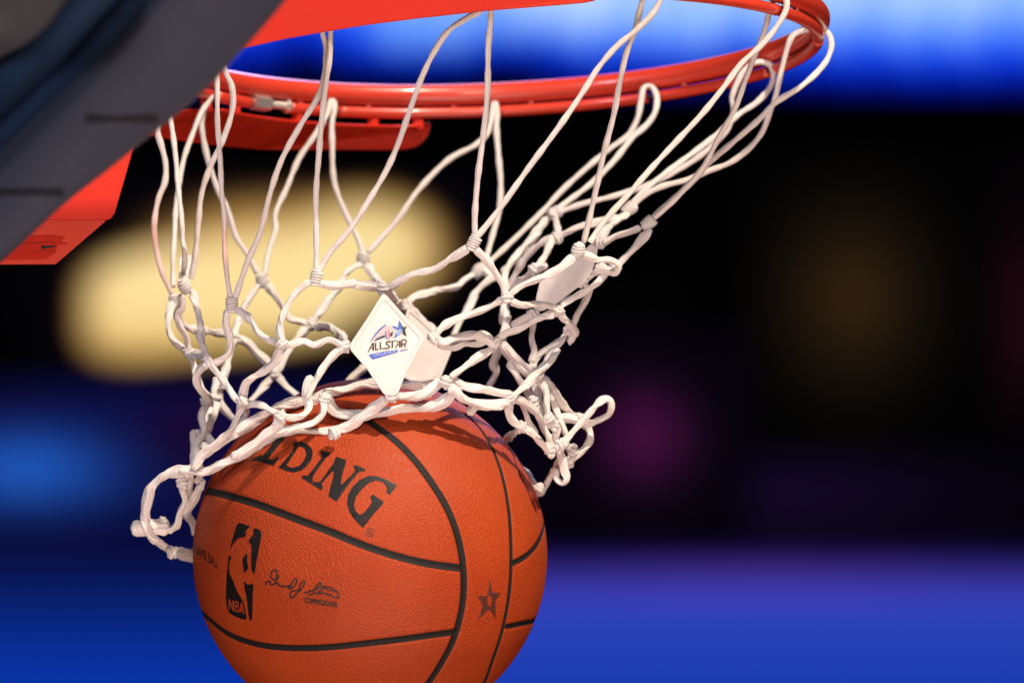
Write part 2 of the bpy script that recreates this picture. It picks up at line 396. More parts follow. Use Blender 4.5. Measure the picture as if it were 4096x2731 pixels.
def f_left(x, y):
    c = mixc((9, 9, 52), (32, 90, 192), gs(x, y, 60, 1075, 240, 95)); c = mixc(c, (20, 20, 84), .5 * gs(x, y, 520, 940, 320, 70)); c = mixc(c, (30, 6, 40), .7 * gs(x, y, 430, 1000, 120, 90)); c = mixc(c, (30, 6, 40), .6 * gs(x, y, 0, 800, 80, 120))
    return c
grid_screen('side_screen', -500, 1000, 880, 1285, YB + .1, 80, 40, f_left, 'blurred blue screen glowing left of the net', 'screen')
grid_screen('purple_slab', 1000, 2500, 800, 1270, YB + .8, 60, 30, lambda x, y: mixc((3, 2, 8), (20, 8, 40), .8 * gs(x, y, 1800, 1120, 450, 160) + .3 * gs(x, y, 1250, 900, 200, 200)), 'very dark purple self-lit slab behind the purple stage light', 'purple_slab')  # slab emits the faint purple tinge of the dark background
grid_screen('maroon_slab', 2250, 2500, 300, 1000, YB + .4, 20, 30, lambda x, y: mixc((2, 2, 3), (36, 8, 18), gs(x, y, 2350, 720, 60, 220)), 'dim maroon self-lit slab at the far right edge', 'maroon_slab')  # slab emits the dark reddish tone at the right edge
def f_rib(x, y):
    c = ramp_c(y, [(1255, (5, 4, 22)), (1290, (22, 14, 66)), (1325, (60, 48, 150)), (1370, (54, 62, 186)), (1430, (42, 66, 182)), (1568, (26, 60, 176)), (2000, (14, 46, 160))])
    return mixc(c, (110, 60, 170), .35 * gs(x, y, 1750, 1325, 400, 30))
grid_screen('ribbon_board', 1000, 3100, 1255, 2000, YB, 60, 90, f_rib, 'wide bright blue LED board with purple top edge right of the ball', 'display board')
grid_screen('ribbon_board', -700, 980, 1260, 2000, YB + .3, 40, 80, lambda x, y: ramp_c(y, [(1260, (9, 12, 58)), (1340, (9, 26, 92)), (1440, (8, 40, 132)), (1568, (10, 52, 168)), (2000, (6, 50, 170))]), 'deep blue LED board in the bottom left corner behind the ball', 'display board')

# ================================================================== HOOP
SL = 0.0457
RR = .2245
def rimp(th, r, dz): 
    x = r * cos(th); return Vector((RIM.x + x, RIM.y + r * sin(th), RIM.z + .004 + dz + SL * x))
hoop = empty('basketball_hoop', RIM, 'red steel basketball hoop ring with net rail and side flanges above the net', 'hoop')
def arc(t0, t1, r, dz, step=1.2):
    n = max(3, int(abs(t1 - t0) / radians(step))); return [rimp(t0 + (t1 - t0) * k / n, r, dz) for k in range(n + 1)]
# closed main ring
bm = bmesh.new(); n = 300; seg = 28; vv = []
for i in range(n):
    th = 2 * pi * i / n; c = rimp(th, RR, 0); rd = Vector((cos(th), sin(th), SL * cos(th)))
    vv.append([bm.verts.new(c + rd * (.0076 * cos(2 * pi * k / seg)) + Vector((0, 0, .0076 * sin(2 * pi * k / seg)))) for k in range(seg)])
for i in range(n):
    for k in range(seg): bm.faces.new((vv[i][k], vv[(i + 1) % n][k], vv[(i + 1) % n][(k + 1) % seg], vv[i][(k + 1) % seg]))
obj('ring', bm, M_red, hoop)
RAILZ, RAILR = -.0128, .0040
gap = radians(.9)
def rail_piece(a, b): obj('net_rail', tube(arc(a, b, RR - .0005, RAILZ), RAILR, seg=16), M_red, hoop)
B0, B1 = radians(129.9), radians(139.3)
for k in range(12):
    a = radians(30 * k) + gap; b = radians(30 * (k + 1)) - gap
    if k == 4: rail_piece(a, B0); rail_piece(B1, b)
    else: rail_piece(a, b)
    for off in (7, 23):                                   # short welded posts between ring and rail
        th = radians(30 * k + off); q = [rimp(th, RR, -.0055), rimp(th, RR, -.0075), rimp(th, RR, -.010), rimp(th, RR, -.0115)]
        obj('weld_post', tube(q, .0026, .0022, seg=10), M_red, hoop)
    th = radians(30 * k)
    obj('net_wire', tube(arc(th - gap * 1.6, th + gap * 1.6, RR - .0005, RAILZ, .3), .0013, seg=8), M_wire, hoop)
    for e in (-1, 1):
        th2 = th + e * (gap + radians(.02))
        obj('rail_mouth', tube(arc(th2, th2 + e * radians(.25), RR - .0005, RAILZ, .05), .0031, seg=14), M_wire, hoop)
# adjuster bolt
bolt = obj('adjuster_bolt', tube(arc(B0 - radians(1), B1, RR - .0005, RAILZ + .001, .3), .0024, seg=14), M_steel, hoop, label='zinc plated adjuster bolt in the rail')
bm = bmesh.new(); base = arc(B0 - radians(.2), radians(135.2), RR - .0005, RAILZ + .001, .06)
th_p = []
for i, q in enumerate(resample(catmull(base, 2), .0001)):
    t = (base[-1] - base[0]).normalized(); u = t.cross(Vector((0, 0, 1))).normalized(); v = u.cross(t); a = i * .0001 / .0013 * 2 * pi
    th_p.append(q + u * .0026 * cos(a) + v * .0026 * sin(a))
obj('thread', tube(th_p, .00042, seg=6), M_steel, bolt)
q = arc(radians(135.0), radians(138.9), RR - .0005, RAILZ + .0015, .4)
obj('hex_nut', tube(catmull(q, 1), .0062, seg=6, phase=.3, taper=False), M_steel, bolt, smooth=False)
obj('washer', tube(arc(radians(134.3), radians(134.9), RR - .0005, RAILZ + .001, .1), .0048, seg=20), M_steel, bolt)
obj('washer', tube(arc(radians(129.9), radians(130.5), RR - .0005, RAILZ + .001, .1), .0052, seg=20), M_steel, bolt)
# side flanges: plates lying just under the rail
def slab(name, poly3, dn, mat, parent, bevel=.0012, smooth=False, **kw):
    bm = bmesh.new(); top = [bm.verts.new(a) for a in poly3]; bot = [bm.verts.new(a + dn) for a in poly3]; n = len(top)
    bm.faces.new(top); bm.faces.new(list(reversed(bot)))
    for i in range(n): bm.faces.new((top[i], bot[i], bot[(i + 1) % n], top[(i + 1) % n]))
    bmesh.ops.recalc_face_normals(bm, faces=bm.faces)
    ed = [e for e in bm.edges if len(e.link_faces) == 2 and e.calc_face_angle(0) > .6]
    if bevel: bmesh.ops.bevel(bm, geom=ed, offset=bevel, segments=2, affect='EDGES')
    return obj(name, bm, mat, parent, smooth=smooth, **kw)
ZP = RIM.z - .0207
M_redbright = scuff(plain('lightened_red_coat', (.72, .034, .012), .5, spec=.25, coat=0, var=.08, vscale=14), (.40, .03, .015, 1), .5, 40)  # red lightened in its colour to offset the shade of the ring
far_outer = pts('1:420,640 700,740 940,792 1100,816 1300,840 1500,854 2:0,935 300,944 600,948 900,946 980,940 1040,926 1085,895 1115,855 1130,810 1134,770')
fo = [P(a[0], a[1], .232 if a[0] > 1150 else .20) for a in far_outer]
inner = [rimp(radians(t), .219, -.0235) for t in range(104, 150, 5)]
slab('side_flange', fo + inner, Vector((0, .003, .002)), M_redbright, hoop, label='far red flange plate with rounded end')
near_inner = pts('d:480,132 570,111 650,93 750,75 850,59 960,45 1125,27 1300,13 1345,9 1366,4 1378,-6 1380,-24')
ni = [P(a[0], a[1], -.236) for a in near_inner]
outn = [ni[-1] + Vector((-.004, -.030, .060)), ni[len(ni) // 2] + Vector((0, -.035, .09)), ni[0] + Vector((-.06, -.035, .11))]
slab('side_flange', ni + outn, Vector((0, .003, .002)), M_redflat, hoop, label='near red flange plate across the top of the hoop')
for th in (103.5, 112, 127.5, 143, 152):
    q = [rimp(radians(th), RR + .001, z) for z in (-.0150, -.0185, -.022, -.0255)]
    obj('flange_tab', tube(q, .0042, .0022, seg=12), M_redflat, hoop)
# mounting bracket at lower left
def bracket():
    Yf, Yb = -.13, .12
    up = [P(a[0], a[1], Yf) for a in pts('1:-160,700 800,700 745,900 648,1235 612,1262 300,1262 -160,1270')]
    slab('mount_plate', up, Vector((0, .010, .004)), M_redflat, hoop, bevel=.0012)
    lo = [P(a[0], a[1], Yf) for a in pts('1:-160,1273 300,1265 606,1265')]
    lo2 = [P(a[0], a[1], Yf + .035) for a in pts('1:318,1513 0,1514 -160,1514')]
    bm = bmesh.new(); v = [bm.verts.new(a) for a in lo + lo2]; v2 = [bm.verts.new(a + Vector((0, .006, .012))) for a in lo + lo2]; n = len(v)
    bm.faces.new(v); bm.faces.new(list(reversed(v2)))
    for i in range(n): bm.faces.new((v[i], v2[i], v2[(i + 1) % n], v[(i + 1) % n]))
    bmesh.ops.recalc_face_normals(bm, faces=bm.faces)
    bmesh.ops.bevel(bm, geom=list(bm.edges), offset=.001, segments=2, affect='EDGES')
    obj('mount_cover', bm, M_redpale, hoop, smooth=False, label='paler scuffed lower face of the red mount')
    def pl(x, y):
        a = P(x, y, Yf); b0 = P(x, 1265 / 1.4257, Yf); k = (y * 1.4257 - 1265) / 250; q = P(x, y, Yf + .035 * k - .0008); return q
    bm = print_mesh([[a[:2] for a in pts('1:-100,1345 120,1348 320,1342 322,1352 370,1350 345,1385 390,1388 310,1402 330,1418 300,1428 318,1440 262,1478 -100,1482')]], pl, 14)
    obj('torn_sticker', bm, plain('torn_red_sticker', (.42, .018, .008), .4, var=.15, vscale=50), hoop, smooth=False, label='torn shiny red sticker')
    def pl2(x, y): return pl(x, y) + Vector((0, -.0006, 0))
    bm = print_mesh([[a[:2] for a in pts('1:232,1400 262,1404 326,1402 300,1412 262,1418 240,1422')]], pl2, 14)
    obj('dark_tear', bm, M_wire, hoop, smooth=False)
    bm = bmesh.new(); stroke('60,1386 160,1388 250,1384 320,1386', '1', 1.6, pl2, bm); stroke('200,1438 260,1430 320,1432', '1', 1.6, pl2, bm)
    obj('sticker_crease', bm, M_faded, hoop, smooth=False)
bracket()

# ================================================================== BACKBOARD EDGE
board = empty('backboard', P(-200, 900, -.6), 'grey padded lower edge of the backboard crossing the top left corner', 'backboard')
def line3(s, off, n=46, ya=-.60, yb=-.92):
    p = [Vector((a[0], a[1], 0)) for a in pts(s, '1')]; q = resample(catmull(p, 12), 1.0); m = len(q); out = []
    for k in range(n + 1):
        a = q[min(int(k / n * (m - 1)), m - 1)]; out.append(P(a.x, a.y, ya + (yb - ya) * k / n + off))
    return out
L0b = line3('-260,1700 0,1500 360,1172 640,952 900,742 1090,592 1270,415 1450,215 1640,-10 1740,-150', .10)
L0 = line3('-270,1690 -10,1492 350,1164 630,944 890,734 1080,584 1260,407 1440,207 1630,-18 1730,-158', .0)
L0c = line3('-285,1670 -25,1470 335,1140 615,920 873,712 1063,562 1243,385 1420,187 1608,-36 1708,-176', -.012)
Lm = line3('-280,1420 0,1240 360,905 660,640 960,320 1200,40 1330,-140', -.02)
L1 = line3('-280,1240 0,1010 400,640 700,330 960,0 1100,-180', -.026)
L1b = line3('-280,1180 0,950 400,575 690,270 925,0 1060,-160', -.018)
L2 = line3('-280,1080 0,850 380,500 640,240 860,0 990,-150', .012)
L3 = line3('-280,940 0,700 330,385 560,120 680,0 800,-140', .05)
L3b = line3('-280,930 0,690 322,375 552,110 670,-10 790,-150', .045)
L4 = line3('-280,520 0,310 120,240 250,130 350,0 450,-140', .02)
L4b = line3('-280,500 0,285 110,222 238,112 335,-20 430,-160', .0)
L5 = line3('-300,300 -250,100 -200,0 -180,-80 -170,-150', -.005)
def loft(name, lines, mat, close=True):
    bm = bmesh.new(); R = [[bm.verts.new(a) for a in l] for l in lines]
    m = len(lines)
    for j in range(m if close else m - 1):
        A, B = R[j], R[(j + 1) % m]
        for i in range(len(A) - 1): bm.faces.new((A[i], A[i + 1], B[i + 1], B[i]))
    if close:
        bm.faces.new([r[0] for r in R]); bm.faces.new([r[-1] for r in reversed(R)])
    bmesh.ops.recalc_face_normals(bm, faces=bm.faces)
    return obj(name, bm, mat, board)
back = lambda l, d: [a + Vector((0, d, 0)) for a in l]
loft('padding', [L0b, L0, L0c, Lm, L1, L1b, L2, back(L2, .08)], M_pad)
loft('gasket', [L2, L3, back(L3, .05), back(L2, .05)], M_channel)
loft('glass_panel', [L3b, L4, back(L4, .04), back(L3b, .04)], M_glassblue)
loft('steel_frame', [L4b, L5, back(L5, .05), back(L4b, .05)], M_frame)
from mathutils.bvhtree import BVHTree
_pad = bpy.data.objects['padding']; _pv = [v.co + board.location * 0 for v in _pad.data.vertices]
PT = BVHTree.FromPolygons([tuple(v) for v in _pv], [tuple(p.vertices) for p in _pad.data.polygons])
def onpad(x, y, lift):
    r = ray(x, y); h = PT.ray_cast(CAM, r); return (CAM + r * (h[3] - lift)) if h[0] else P(x, y, -.75)
def slot(x0, x1, y, h, lab):
    poly = []; r = h / 2
    for k in range(9): a = pi / 2 + pi * k / 8; poly.append(((x0 + r + r * cos(a)) / 1.4257, (y - r * sin(a)) / 1.4257))
    for k in range(9): a = -pi / 2 + pi * k / 8; poly.append(((x1 - r + r * cos(a)) / 1.4257, (y - r * sin(a)) / 1.4257))
    obj('slot_recess_shade', print_mesh([poly], lambda a, b: onpad(a, b, .0006), 9), M_slot, board, label=lab)  # flat dark strip, the shade inside the slot put into its colour
slot(480, 905, 678, 56, 'flat dark strip for the upper slot recess in the grey padding'); slot(-140, 370, 1097, 56, 'flat dark strip for the lower slot recess in the grey padding')

# ================================================================== BALL
BC = P(850 * 1.7415, 1276 * 1.7415, -.02)
BR = 407 * 1.7415 * ((BC - CAM).dot(FW)) / FN
ball = empty('basketball', BC, 'orange leather basketball with black seams and lettering dropping through the net', 'ball')
def onball(x, y, lift=.0):
    r = ray(x, y); R = BR + lift; b = r.dot(CAM - BC); c = (CAM - BC).length_squared - R * R; d = b * b - c
    if d > 0: return CAM + r * (-b - sqrt(d))
    q = CAM + r * (-b); v = (q - BC).normalized(); return BC + v * R
seams = [('1000,-95 1100,-50 1190,10 1300,92 1400,192 1500,322 1600,485 1660,640 1695,830 1697,1000 1672,1150 1630,1280 1560,1410 1490,1516 1400,1620 1250,1720', 13.5),
         ('1700,-70 1780,0 1850,100 1900,210 1940,350 1965,500 1978,700 1975,900 1950,1100 1920,1230 1870,1380 1820,1516 1740,1640 1640,1740', 8.8),
         ('178,388 280,405 400,438 500,470 700,545 900,620 1100,702 1300,768 1500,815 1690,840', 13.0),
         ('110,1010 150,1080 200,1140 300,1220 400,1265 550,1300 700,1310 900,1305 1100,1285 1300,1262 1500,1235 1660,1212', 12.5),
         ('1978,815 2060,772 2120,712 2158,640 2178,560', 10), ('1948,1183 2050,1163 2130,1140', 10), ('1950,110 1985,165 2010,230 2040,310 2090,420', 6)]
seam3 = []
for s, wd in seams:
    q = [onball(a[0], a[1]) - BC for a in pts(s, '9')]
    q = resample(catmull(q, 8), .0016); q = [a.normalized() for a in q]
    wd *= 1.12; seam3.append((q, wd * PXM * .98, True)); seam3.append(([Vector((a.x, -a.y, a.z)) for a in q], wd * PXM, False))
bm = bmesh.new(); bmesh.ops.create_icosphere(bm, subdivisions=8, radius=1)
import numpy as np
V = np.array([v.co[:] for v in bm.verts]); dep = np.zeros(len(V))
for q, wd, _ in seam3:
    A = np.array([a[:] for a in q])
    lo = A.min(0) - .06; hi = A.max(0) + .06; idx = np.where(((V >= lo) & (V <= hi)).all(1))[0]
    best = np.full(len(idx), 9.0)
    for k in range(0, len(A)):
        d = ((V[idx] - A[k]) ** 2).sum(1); best = np.minimum(best, d)
    d = np.sqrt(best) * BR; t = np.clip(1 - d / (wd * 1.7), 0, 1); dep[idx] = np.maximum(dep[idx], .0013 * (t * t * (3 - 2 * t)))
for v, d in zip(bm.verts, dep): v.co = v.co * (BR - d)
me = bpy.data.meshes.new('leather_cover'); bm.to_mesh(me); bm.free()
lc = obj('leather_cover', me, M_leather, ball); lc.location = (0, 0, 0)
for q, wd, vis in seam3:
    bm = bmesh.new(); rows = []
    for i, a in enumerate(q):
        t = (q[min(i + 1, len(q) - 1)] - q[max(i - 1, 0)]).normalized(); n = a.cross(t).normalized(); row = []
        for k in range(9):
            u = -1 + 2 * k / 8; tt = 1 - abs(u) / 1.7; d = .0013 * (tt * tt * (3 - 2 * tt)) if tt > 0 else 0
            row.append(bm.verts.new((a * BR + n * wd * u).normalized() * (BR - d * .86 + .00018)))
        rows.append(row)
    for i in range(len(rows) - 1):
        for k in range(8):
            f = bm.faces.new((rows[i][k], rows[i][k + 1], rows[i + 1][k + 1], rows[i + 1][k]))
    bmesh.ops.recalc_face_normals(bm, faces=bm.faces)
    so = obj('seam', bm, M_seam, ball); so.location = (0, 0, 0)
LIFT = .00022
pb = lambda x, y: onball(x, y, LIFT)
pb2 = lambda x, y: onball(x, y, LIFT * 2)
def poly(s, key, sm=0):
    p = [a[:2] for a in pts(s, key)]; return smooth_poly(p, sm) if sm else p
letters = {
 'L': ['130,395 240,335 300,330 490,90 590,100 370,370 400,390 450,375 490,345 505,360 440,465'],
 'D': ['500,485 545,440 690,265 700,215 690,185 720,150 800,150 880,180 940,240 952,310 930,390 880,460 800,525 700,550 600,532', '608,452 720,292 762,208 800,208 850,250 866,310 840,390 780,460 700,490 645,482'],
 'I': ['800,620 825,590 890,590 1060,370 1065,330 1045,290 1065,262 1190,292 1165,335 1130,350 960,590 945,640 958,660 925,697'],
 'N': ['930,703 965,665 1020,680 1060,655 1230,420 1240,370 1265,345 1385,385 1385,430 1345,540 1325,640 1320,720 1500,540 1500,510 1480,470 1510,452 1640,510 1625,540 1570,535 1540,560 1260,932 1155,862 1180,740 1220,600 1225,540 1200,540 1065,700 1085,750 1065,785'],
 'G': ['1605,1275 1520,1190 1430,1070 1400,960 1410,850 1460,750 1560,650 1680,595 1800,600 1900,640 2055,715 1960,845 1910,810 1925,760 1900,710 1850,670 1780,655 1680,690 1580,780 1510,880 1490,980 1510,1050 1560,1100 1600,1095 1660,1030 1720,950 1720,910 1695,880 1735,835 1880,935 1860,970']}
for k, v in letters.items():
    obj('letter', print_mesh([poly(s, 'a') for s in v], pb, 14), M_black, ball, label='black serif letter ' + k)
bm = bmesh.new(); circ = ' '.join('%f,%f' % (1700 + 52 * cos(t * pi / 8), 1335 + 52 * sin(t * pi / 8)) for t in range(17))
stroke(circ, 'a', 3.4, pb, bm); text_mesh('R', 'a', (1678, 1365), (1725, 1372), (8, -55), pb, bm); obj('registered_mark', bm, M_faded, ball)
lg = bmesh.new()
for s in ('690,105 810,150 785,180 750,235 765,255 740,298 690,298 650,320 600,370 560,440 548,450 560,390 600,250 630,150 655,115',
          '865,180 930,190 965,230 972,290 940,450 900,660 875,810 860,780 838,745 835,640 832,560 842,460 830,400 795,345 830,310 850,270 868,220',
          '775,525 780,620 790,720 770,750 738,785 728,720 715,610 740,560',
          '530,560 565,575 545,620 530,700 545,800 590,900 640,1030 720,1170 745,1260 760,1420 560,1345 520,1300 500,1230 490,1100 495,900 510,700',
          '735,900 770,935 810,945 860,935 855,1100 850,1350 845,1410 815,1435 805,1400 790,1300 780,1200 765,1100 745,1000'):
    print_mesh([poly(s, 'b', 3)], pb, 12, lg)
lgo = obj('league_logo', lg, M_black, ball, label='black upright emblem with dribbling player silhouette')
bm = bmesh.new()
for s in ('535,1285 535,1140', '535,1140 585,1290', '588,1298 588,1158', '618,1308 618,1165', '618,1168 655,1185 655,1230 620,1235', '620,1235 662,1250 660,1305 618,1308', '680,1330 702,1190', '702,1190 735,1345', '688,1285 725,1295'):
    stroke(s, 'b', 4.6, pb2, bm, sm=False)
obj('logo_letters', bm, M_leather, lgo, smooth=False)
bm = bmesh.new(); text_mesh('OFFICIAL GAME BALL', 'b', (-210, 330), (388, 735), (-12, -140), pb, bm)
# keep only the part that lies on the ball in view
kill = [f for f in bm.faces if (f.calc_center_median() - CAM).length > 0 and f.calc_area() < 1e-9]
obj('side_lettering', bm, M_black, ball, label='black words GAME BALL on the left edge')
bm = bmesh.new()
for s, wd in (('490,390 470,450 420,500 340,500 285,440 290,350 330,280 400,250 440,300 430,400 430,500 400,580 330,640 270,620 260,540 210,550 150,600 165,640', 4.2),
              ('400,620 440,590 480,600 480,660 520,650 560,690 600,660 640,690 700,690 760,650 740,720 800,740 880,690 940,600 960,510 930,480 870,540 800,660 790,720', 4.2),
              ('1080,775 880,795 810,820 795,900 800,970 850,980 930,900 1020,800 1120,680 1170,560 1140,530 1060,620 1010,770', 4.2),
              ('1150,850 1280,810 1400,770 1480,680 1540,590 1580,590 1550,690 1480,740 1410,800 1390,870 1310,910 1265,820', 4.4),
              ('1390,860 1500,860 1570,790 1640,720 1730,680', 4.2), ('1580,670 1750,690 1900,740 2010,820 2060,910 2050,970 1980,980 1920,960 1860,900 1780,910 1740,870 1690,890 1640,820 1600,880 1560,860 1520,880', 4.2),
              ('1680,720 1800,770 1900,795 1990,800', 3.6)):
    k = [LIFT + random.random() * .00012]; stroke(s, 'c', wd * 1.3, (lambda x, y, k=k: onball(x, y, k[0])), bm)
obj('signature', bm, M_ink, ball, label='handwritten signature in thin dark ink')
bm = bmesh.new(); text_mesh('COMMISSIONER', 'c', (1150, 1098), (2015, 1235), (12, -140), pb, bm); text_mesh('COMMISSIONER', 'c', (1162, 1106), (2027, 1243), (12, -140), pb2, bm); obj('small_lettering', bm, M_ink, ball, label='small capitals COMMISSIONER')
bm = bmesh.new()
print_mesh([poly('730,340 775,650 985,680 850,850 870,1290 705,1050 430,1320 550,950 420,740 655,745', 'e'), poly('722,690 775,800 748,1000 672,965 655,800', 'e')], pb, 12, bm)
obj('star_mark', bm, M_faded, ball, label='faded dark five pointed star')

# ================================================================== NET
net = empty('basketball_net', RIM + Vector((0, 0, -.02)), 'white braided nylon net hanging from the red hoop around the ball', 'net')
def path3(s, d0=None, d1=None, ext=0):
    a = pts(s)
    if ext:
        def e_(p, q):
            l = math.hypot(p[0] - q[0], p[1] - q[1]) or 1; return (p[0] + (p[0] - q[0]) / l * ext, p[1] + (p[1] - q[1]) / l * ext, p[2])
        a = [e_(a[0], a[1])] + a + [e_(a[-1], a[-2])]
    L = [0.0]
    for i in range(1, len(a)): L.append(L[-1] + math.hypot(a[i][0] - a[i - 1][0], a[i][1] - a[i - 1][1]))
    kn = [(L[i], a[i][2]) for i in range(len(a)) if a[i][2] is not None]
    if d0 is not None: kn.insert(0, (0.0, d0))
    if d1 is not None: kn.append((L[-1], d1))
    def dep(s_):
        if s_ <= kn[0][0]: return kn[0][1]
        for (s0, y0), (s1, y1) in zip(kn, kn[1:]):
            if s_ <= s1: return y0 + (y1 - y0) * (s_ - s0) / max(s1 - s0, 1e-6)
        return kn[-1][1]
    q = [P(a[i][0], a[i][1], dep(L[i])) for i in range(len(a))]
    return resample(catmull(q, 10), .0013)
loops = [
 ("5:340,215@.155 480,60 2:930,1370 1050,1200 1250,1000 1430,900 1490,830 1518,720 1532,640@.222 1550,700 1545,800 1560,1000 1572,1150 1562,1330 5:1330,20 1265,250 1235,330@.15", 0),
 ("4:865,570@-.1 960,290 1060,60 2:130,1200 200,1000 320,780 430,600 470,450 478,350 470,260 455,210 470,60 488,-30@-.2 505,60 505,210 500,350 480,500 455,700 430,1000 415,1200 415,1400 4:1500,100 1500,360@-.14", 0),
 ("4:1530,350@-.14 1600,230 1760,40 2:750,1250 860,1060 930,900 1000,700 1080,480 1170,300 1250,190 1370,110 1440,70 1475,-40 1490,-80@-.225 1505,-20 1510,80 1495,300 1490,560 1470,800 1430,1100 1410,1350 1410,1480@-.15", 0),
 ("2:1430,1480@-.15 1550,1330 1750,1050 1950,780 2100,560 3:300,430 420,290 540,190 640,90 690,0 700,-80@-.2 650,-120@-.2 600,-60 575,20 530,200 480,330 430,560 400,720 340,950 290,1180 240,1400 210,1520@-.11", 0),
 ("3:250,1520@-.11 330,1400 500,1210 650,1040 800,880 950,720 1080,560 1200,400 1330,280 1420,170 1480,60 1480,0@-.118 1440,-30 1390,30 1350,180 1290,330 1220,520 1160,680 1060,860 960,1050 860,1170 740,1290 650,1370@-.03", 0),
 ("3:640,1370@-.03 760,1260 920,1110 1010,1010 1150,890 1300,760 1420,640 1550,560 1660,470 1740,370 1765,280 1750,220 1715,192@0.008 1680,185 1600,190 1520,230 1480,330 1450,450 1410,620 1380,700 1330,830 1250,930 1130,1020 1000,1070 850,1130 700,1170 600,1220 520,1290@.05", 0),
 ("3:520,1270@.05 620,1170 760,1060 950,920 1050,840 1180,720 1300,640 1385,540 1400,470 1378,405@.106 1290,392 1220,440 1175,520 1140,620 1150,700 1100,830 1000,930 880,1020 700,1120 560,1180 400,1230 200,1280 60,1330@.12", 0),
 ("3:50,1310@.12 130,1250 260,1150 400,1010 520,860 610,780 660,700 668,600 630,540@.186 590,550 570,640 550,740 490,850 380,930 200,1080 60,1210 2:1850,1310 5:1568,30 1400,190 1290,290 1230,350@.15", 0),
 ("5:295,215@.155 260,110 220,30 2:570,1270 525,1130 515,900 515,760 530,690 520,635@.186 505,640 490,700 420,830 310,990 230,1180 160,1340 4:1180,40 1130,200 1095,390@.12", 0),
 ("4:1040,380@.12 960,230 870,90 1:1300,1200 1250,1100 1200,960 1165,820 1150,700 1165,620 1190,540@.105 1205,550 1150,640 1100,760 1050,900 1020,1050 1000,1230 4:390,40 378,250 378,480@.03", 0),
 ("4:370,540@.03 320,440 270,300 235,120 1:880,1270 905,1130 940,1040 945,940 920,830 900,760 895,500 905,340@0 930,500 975,700 1000,880 1020,1100 1035,1250 4:450,100 470,240@-.04 460,380@-.03", 1),
 ("4:520,420@-.04 555,210 1:1130,1270 1150,1100 1200,950 1270,800 1320,650 1330,560 1318,480 1285,410 1200,150@-.112 1225,300 1238,480 1240,700 1255,900 1265,1100 1280,1230 4:780,150 800,400 825,560@-.1", 1)]
for s, red in loops:
    obj('cord', tube(path3(s), 11.6 * PXM, 10.4 * PXM, seg=14, wob=.12), M_cordred if red else M_cord, net)
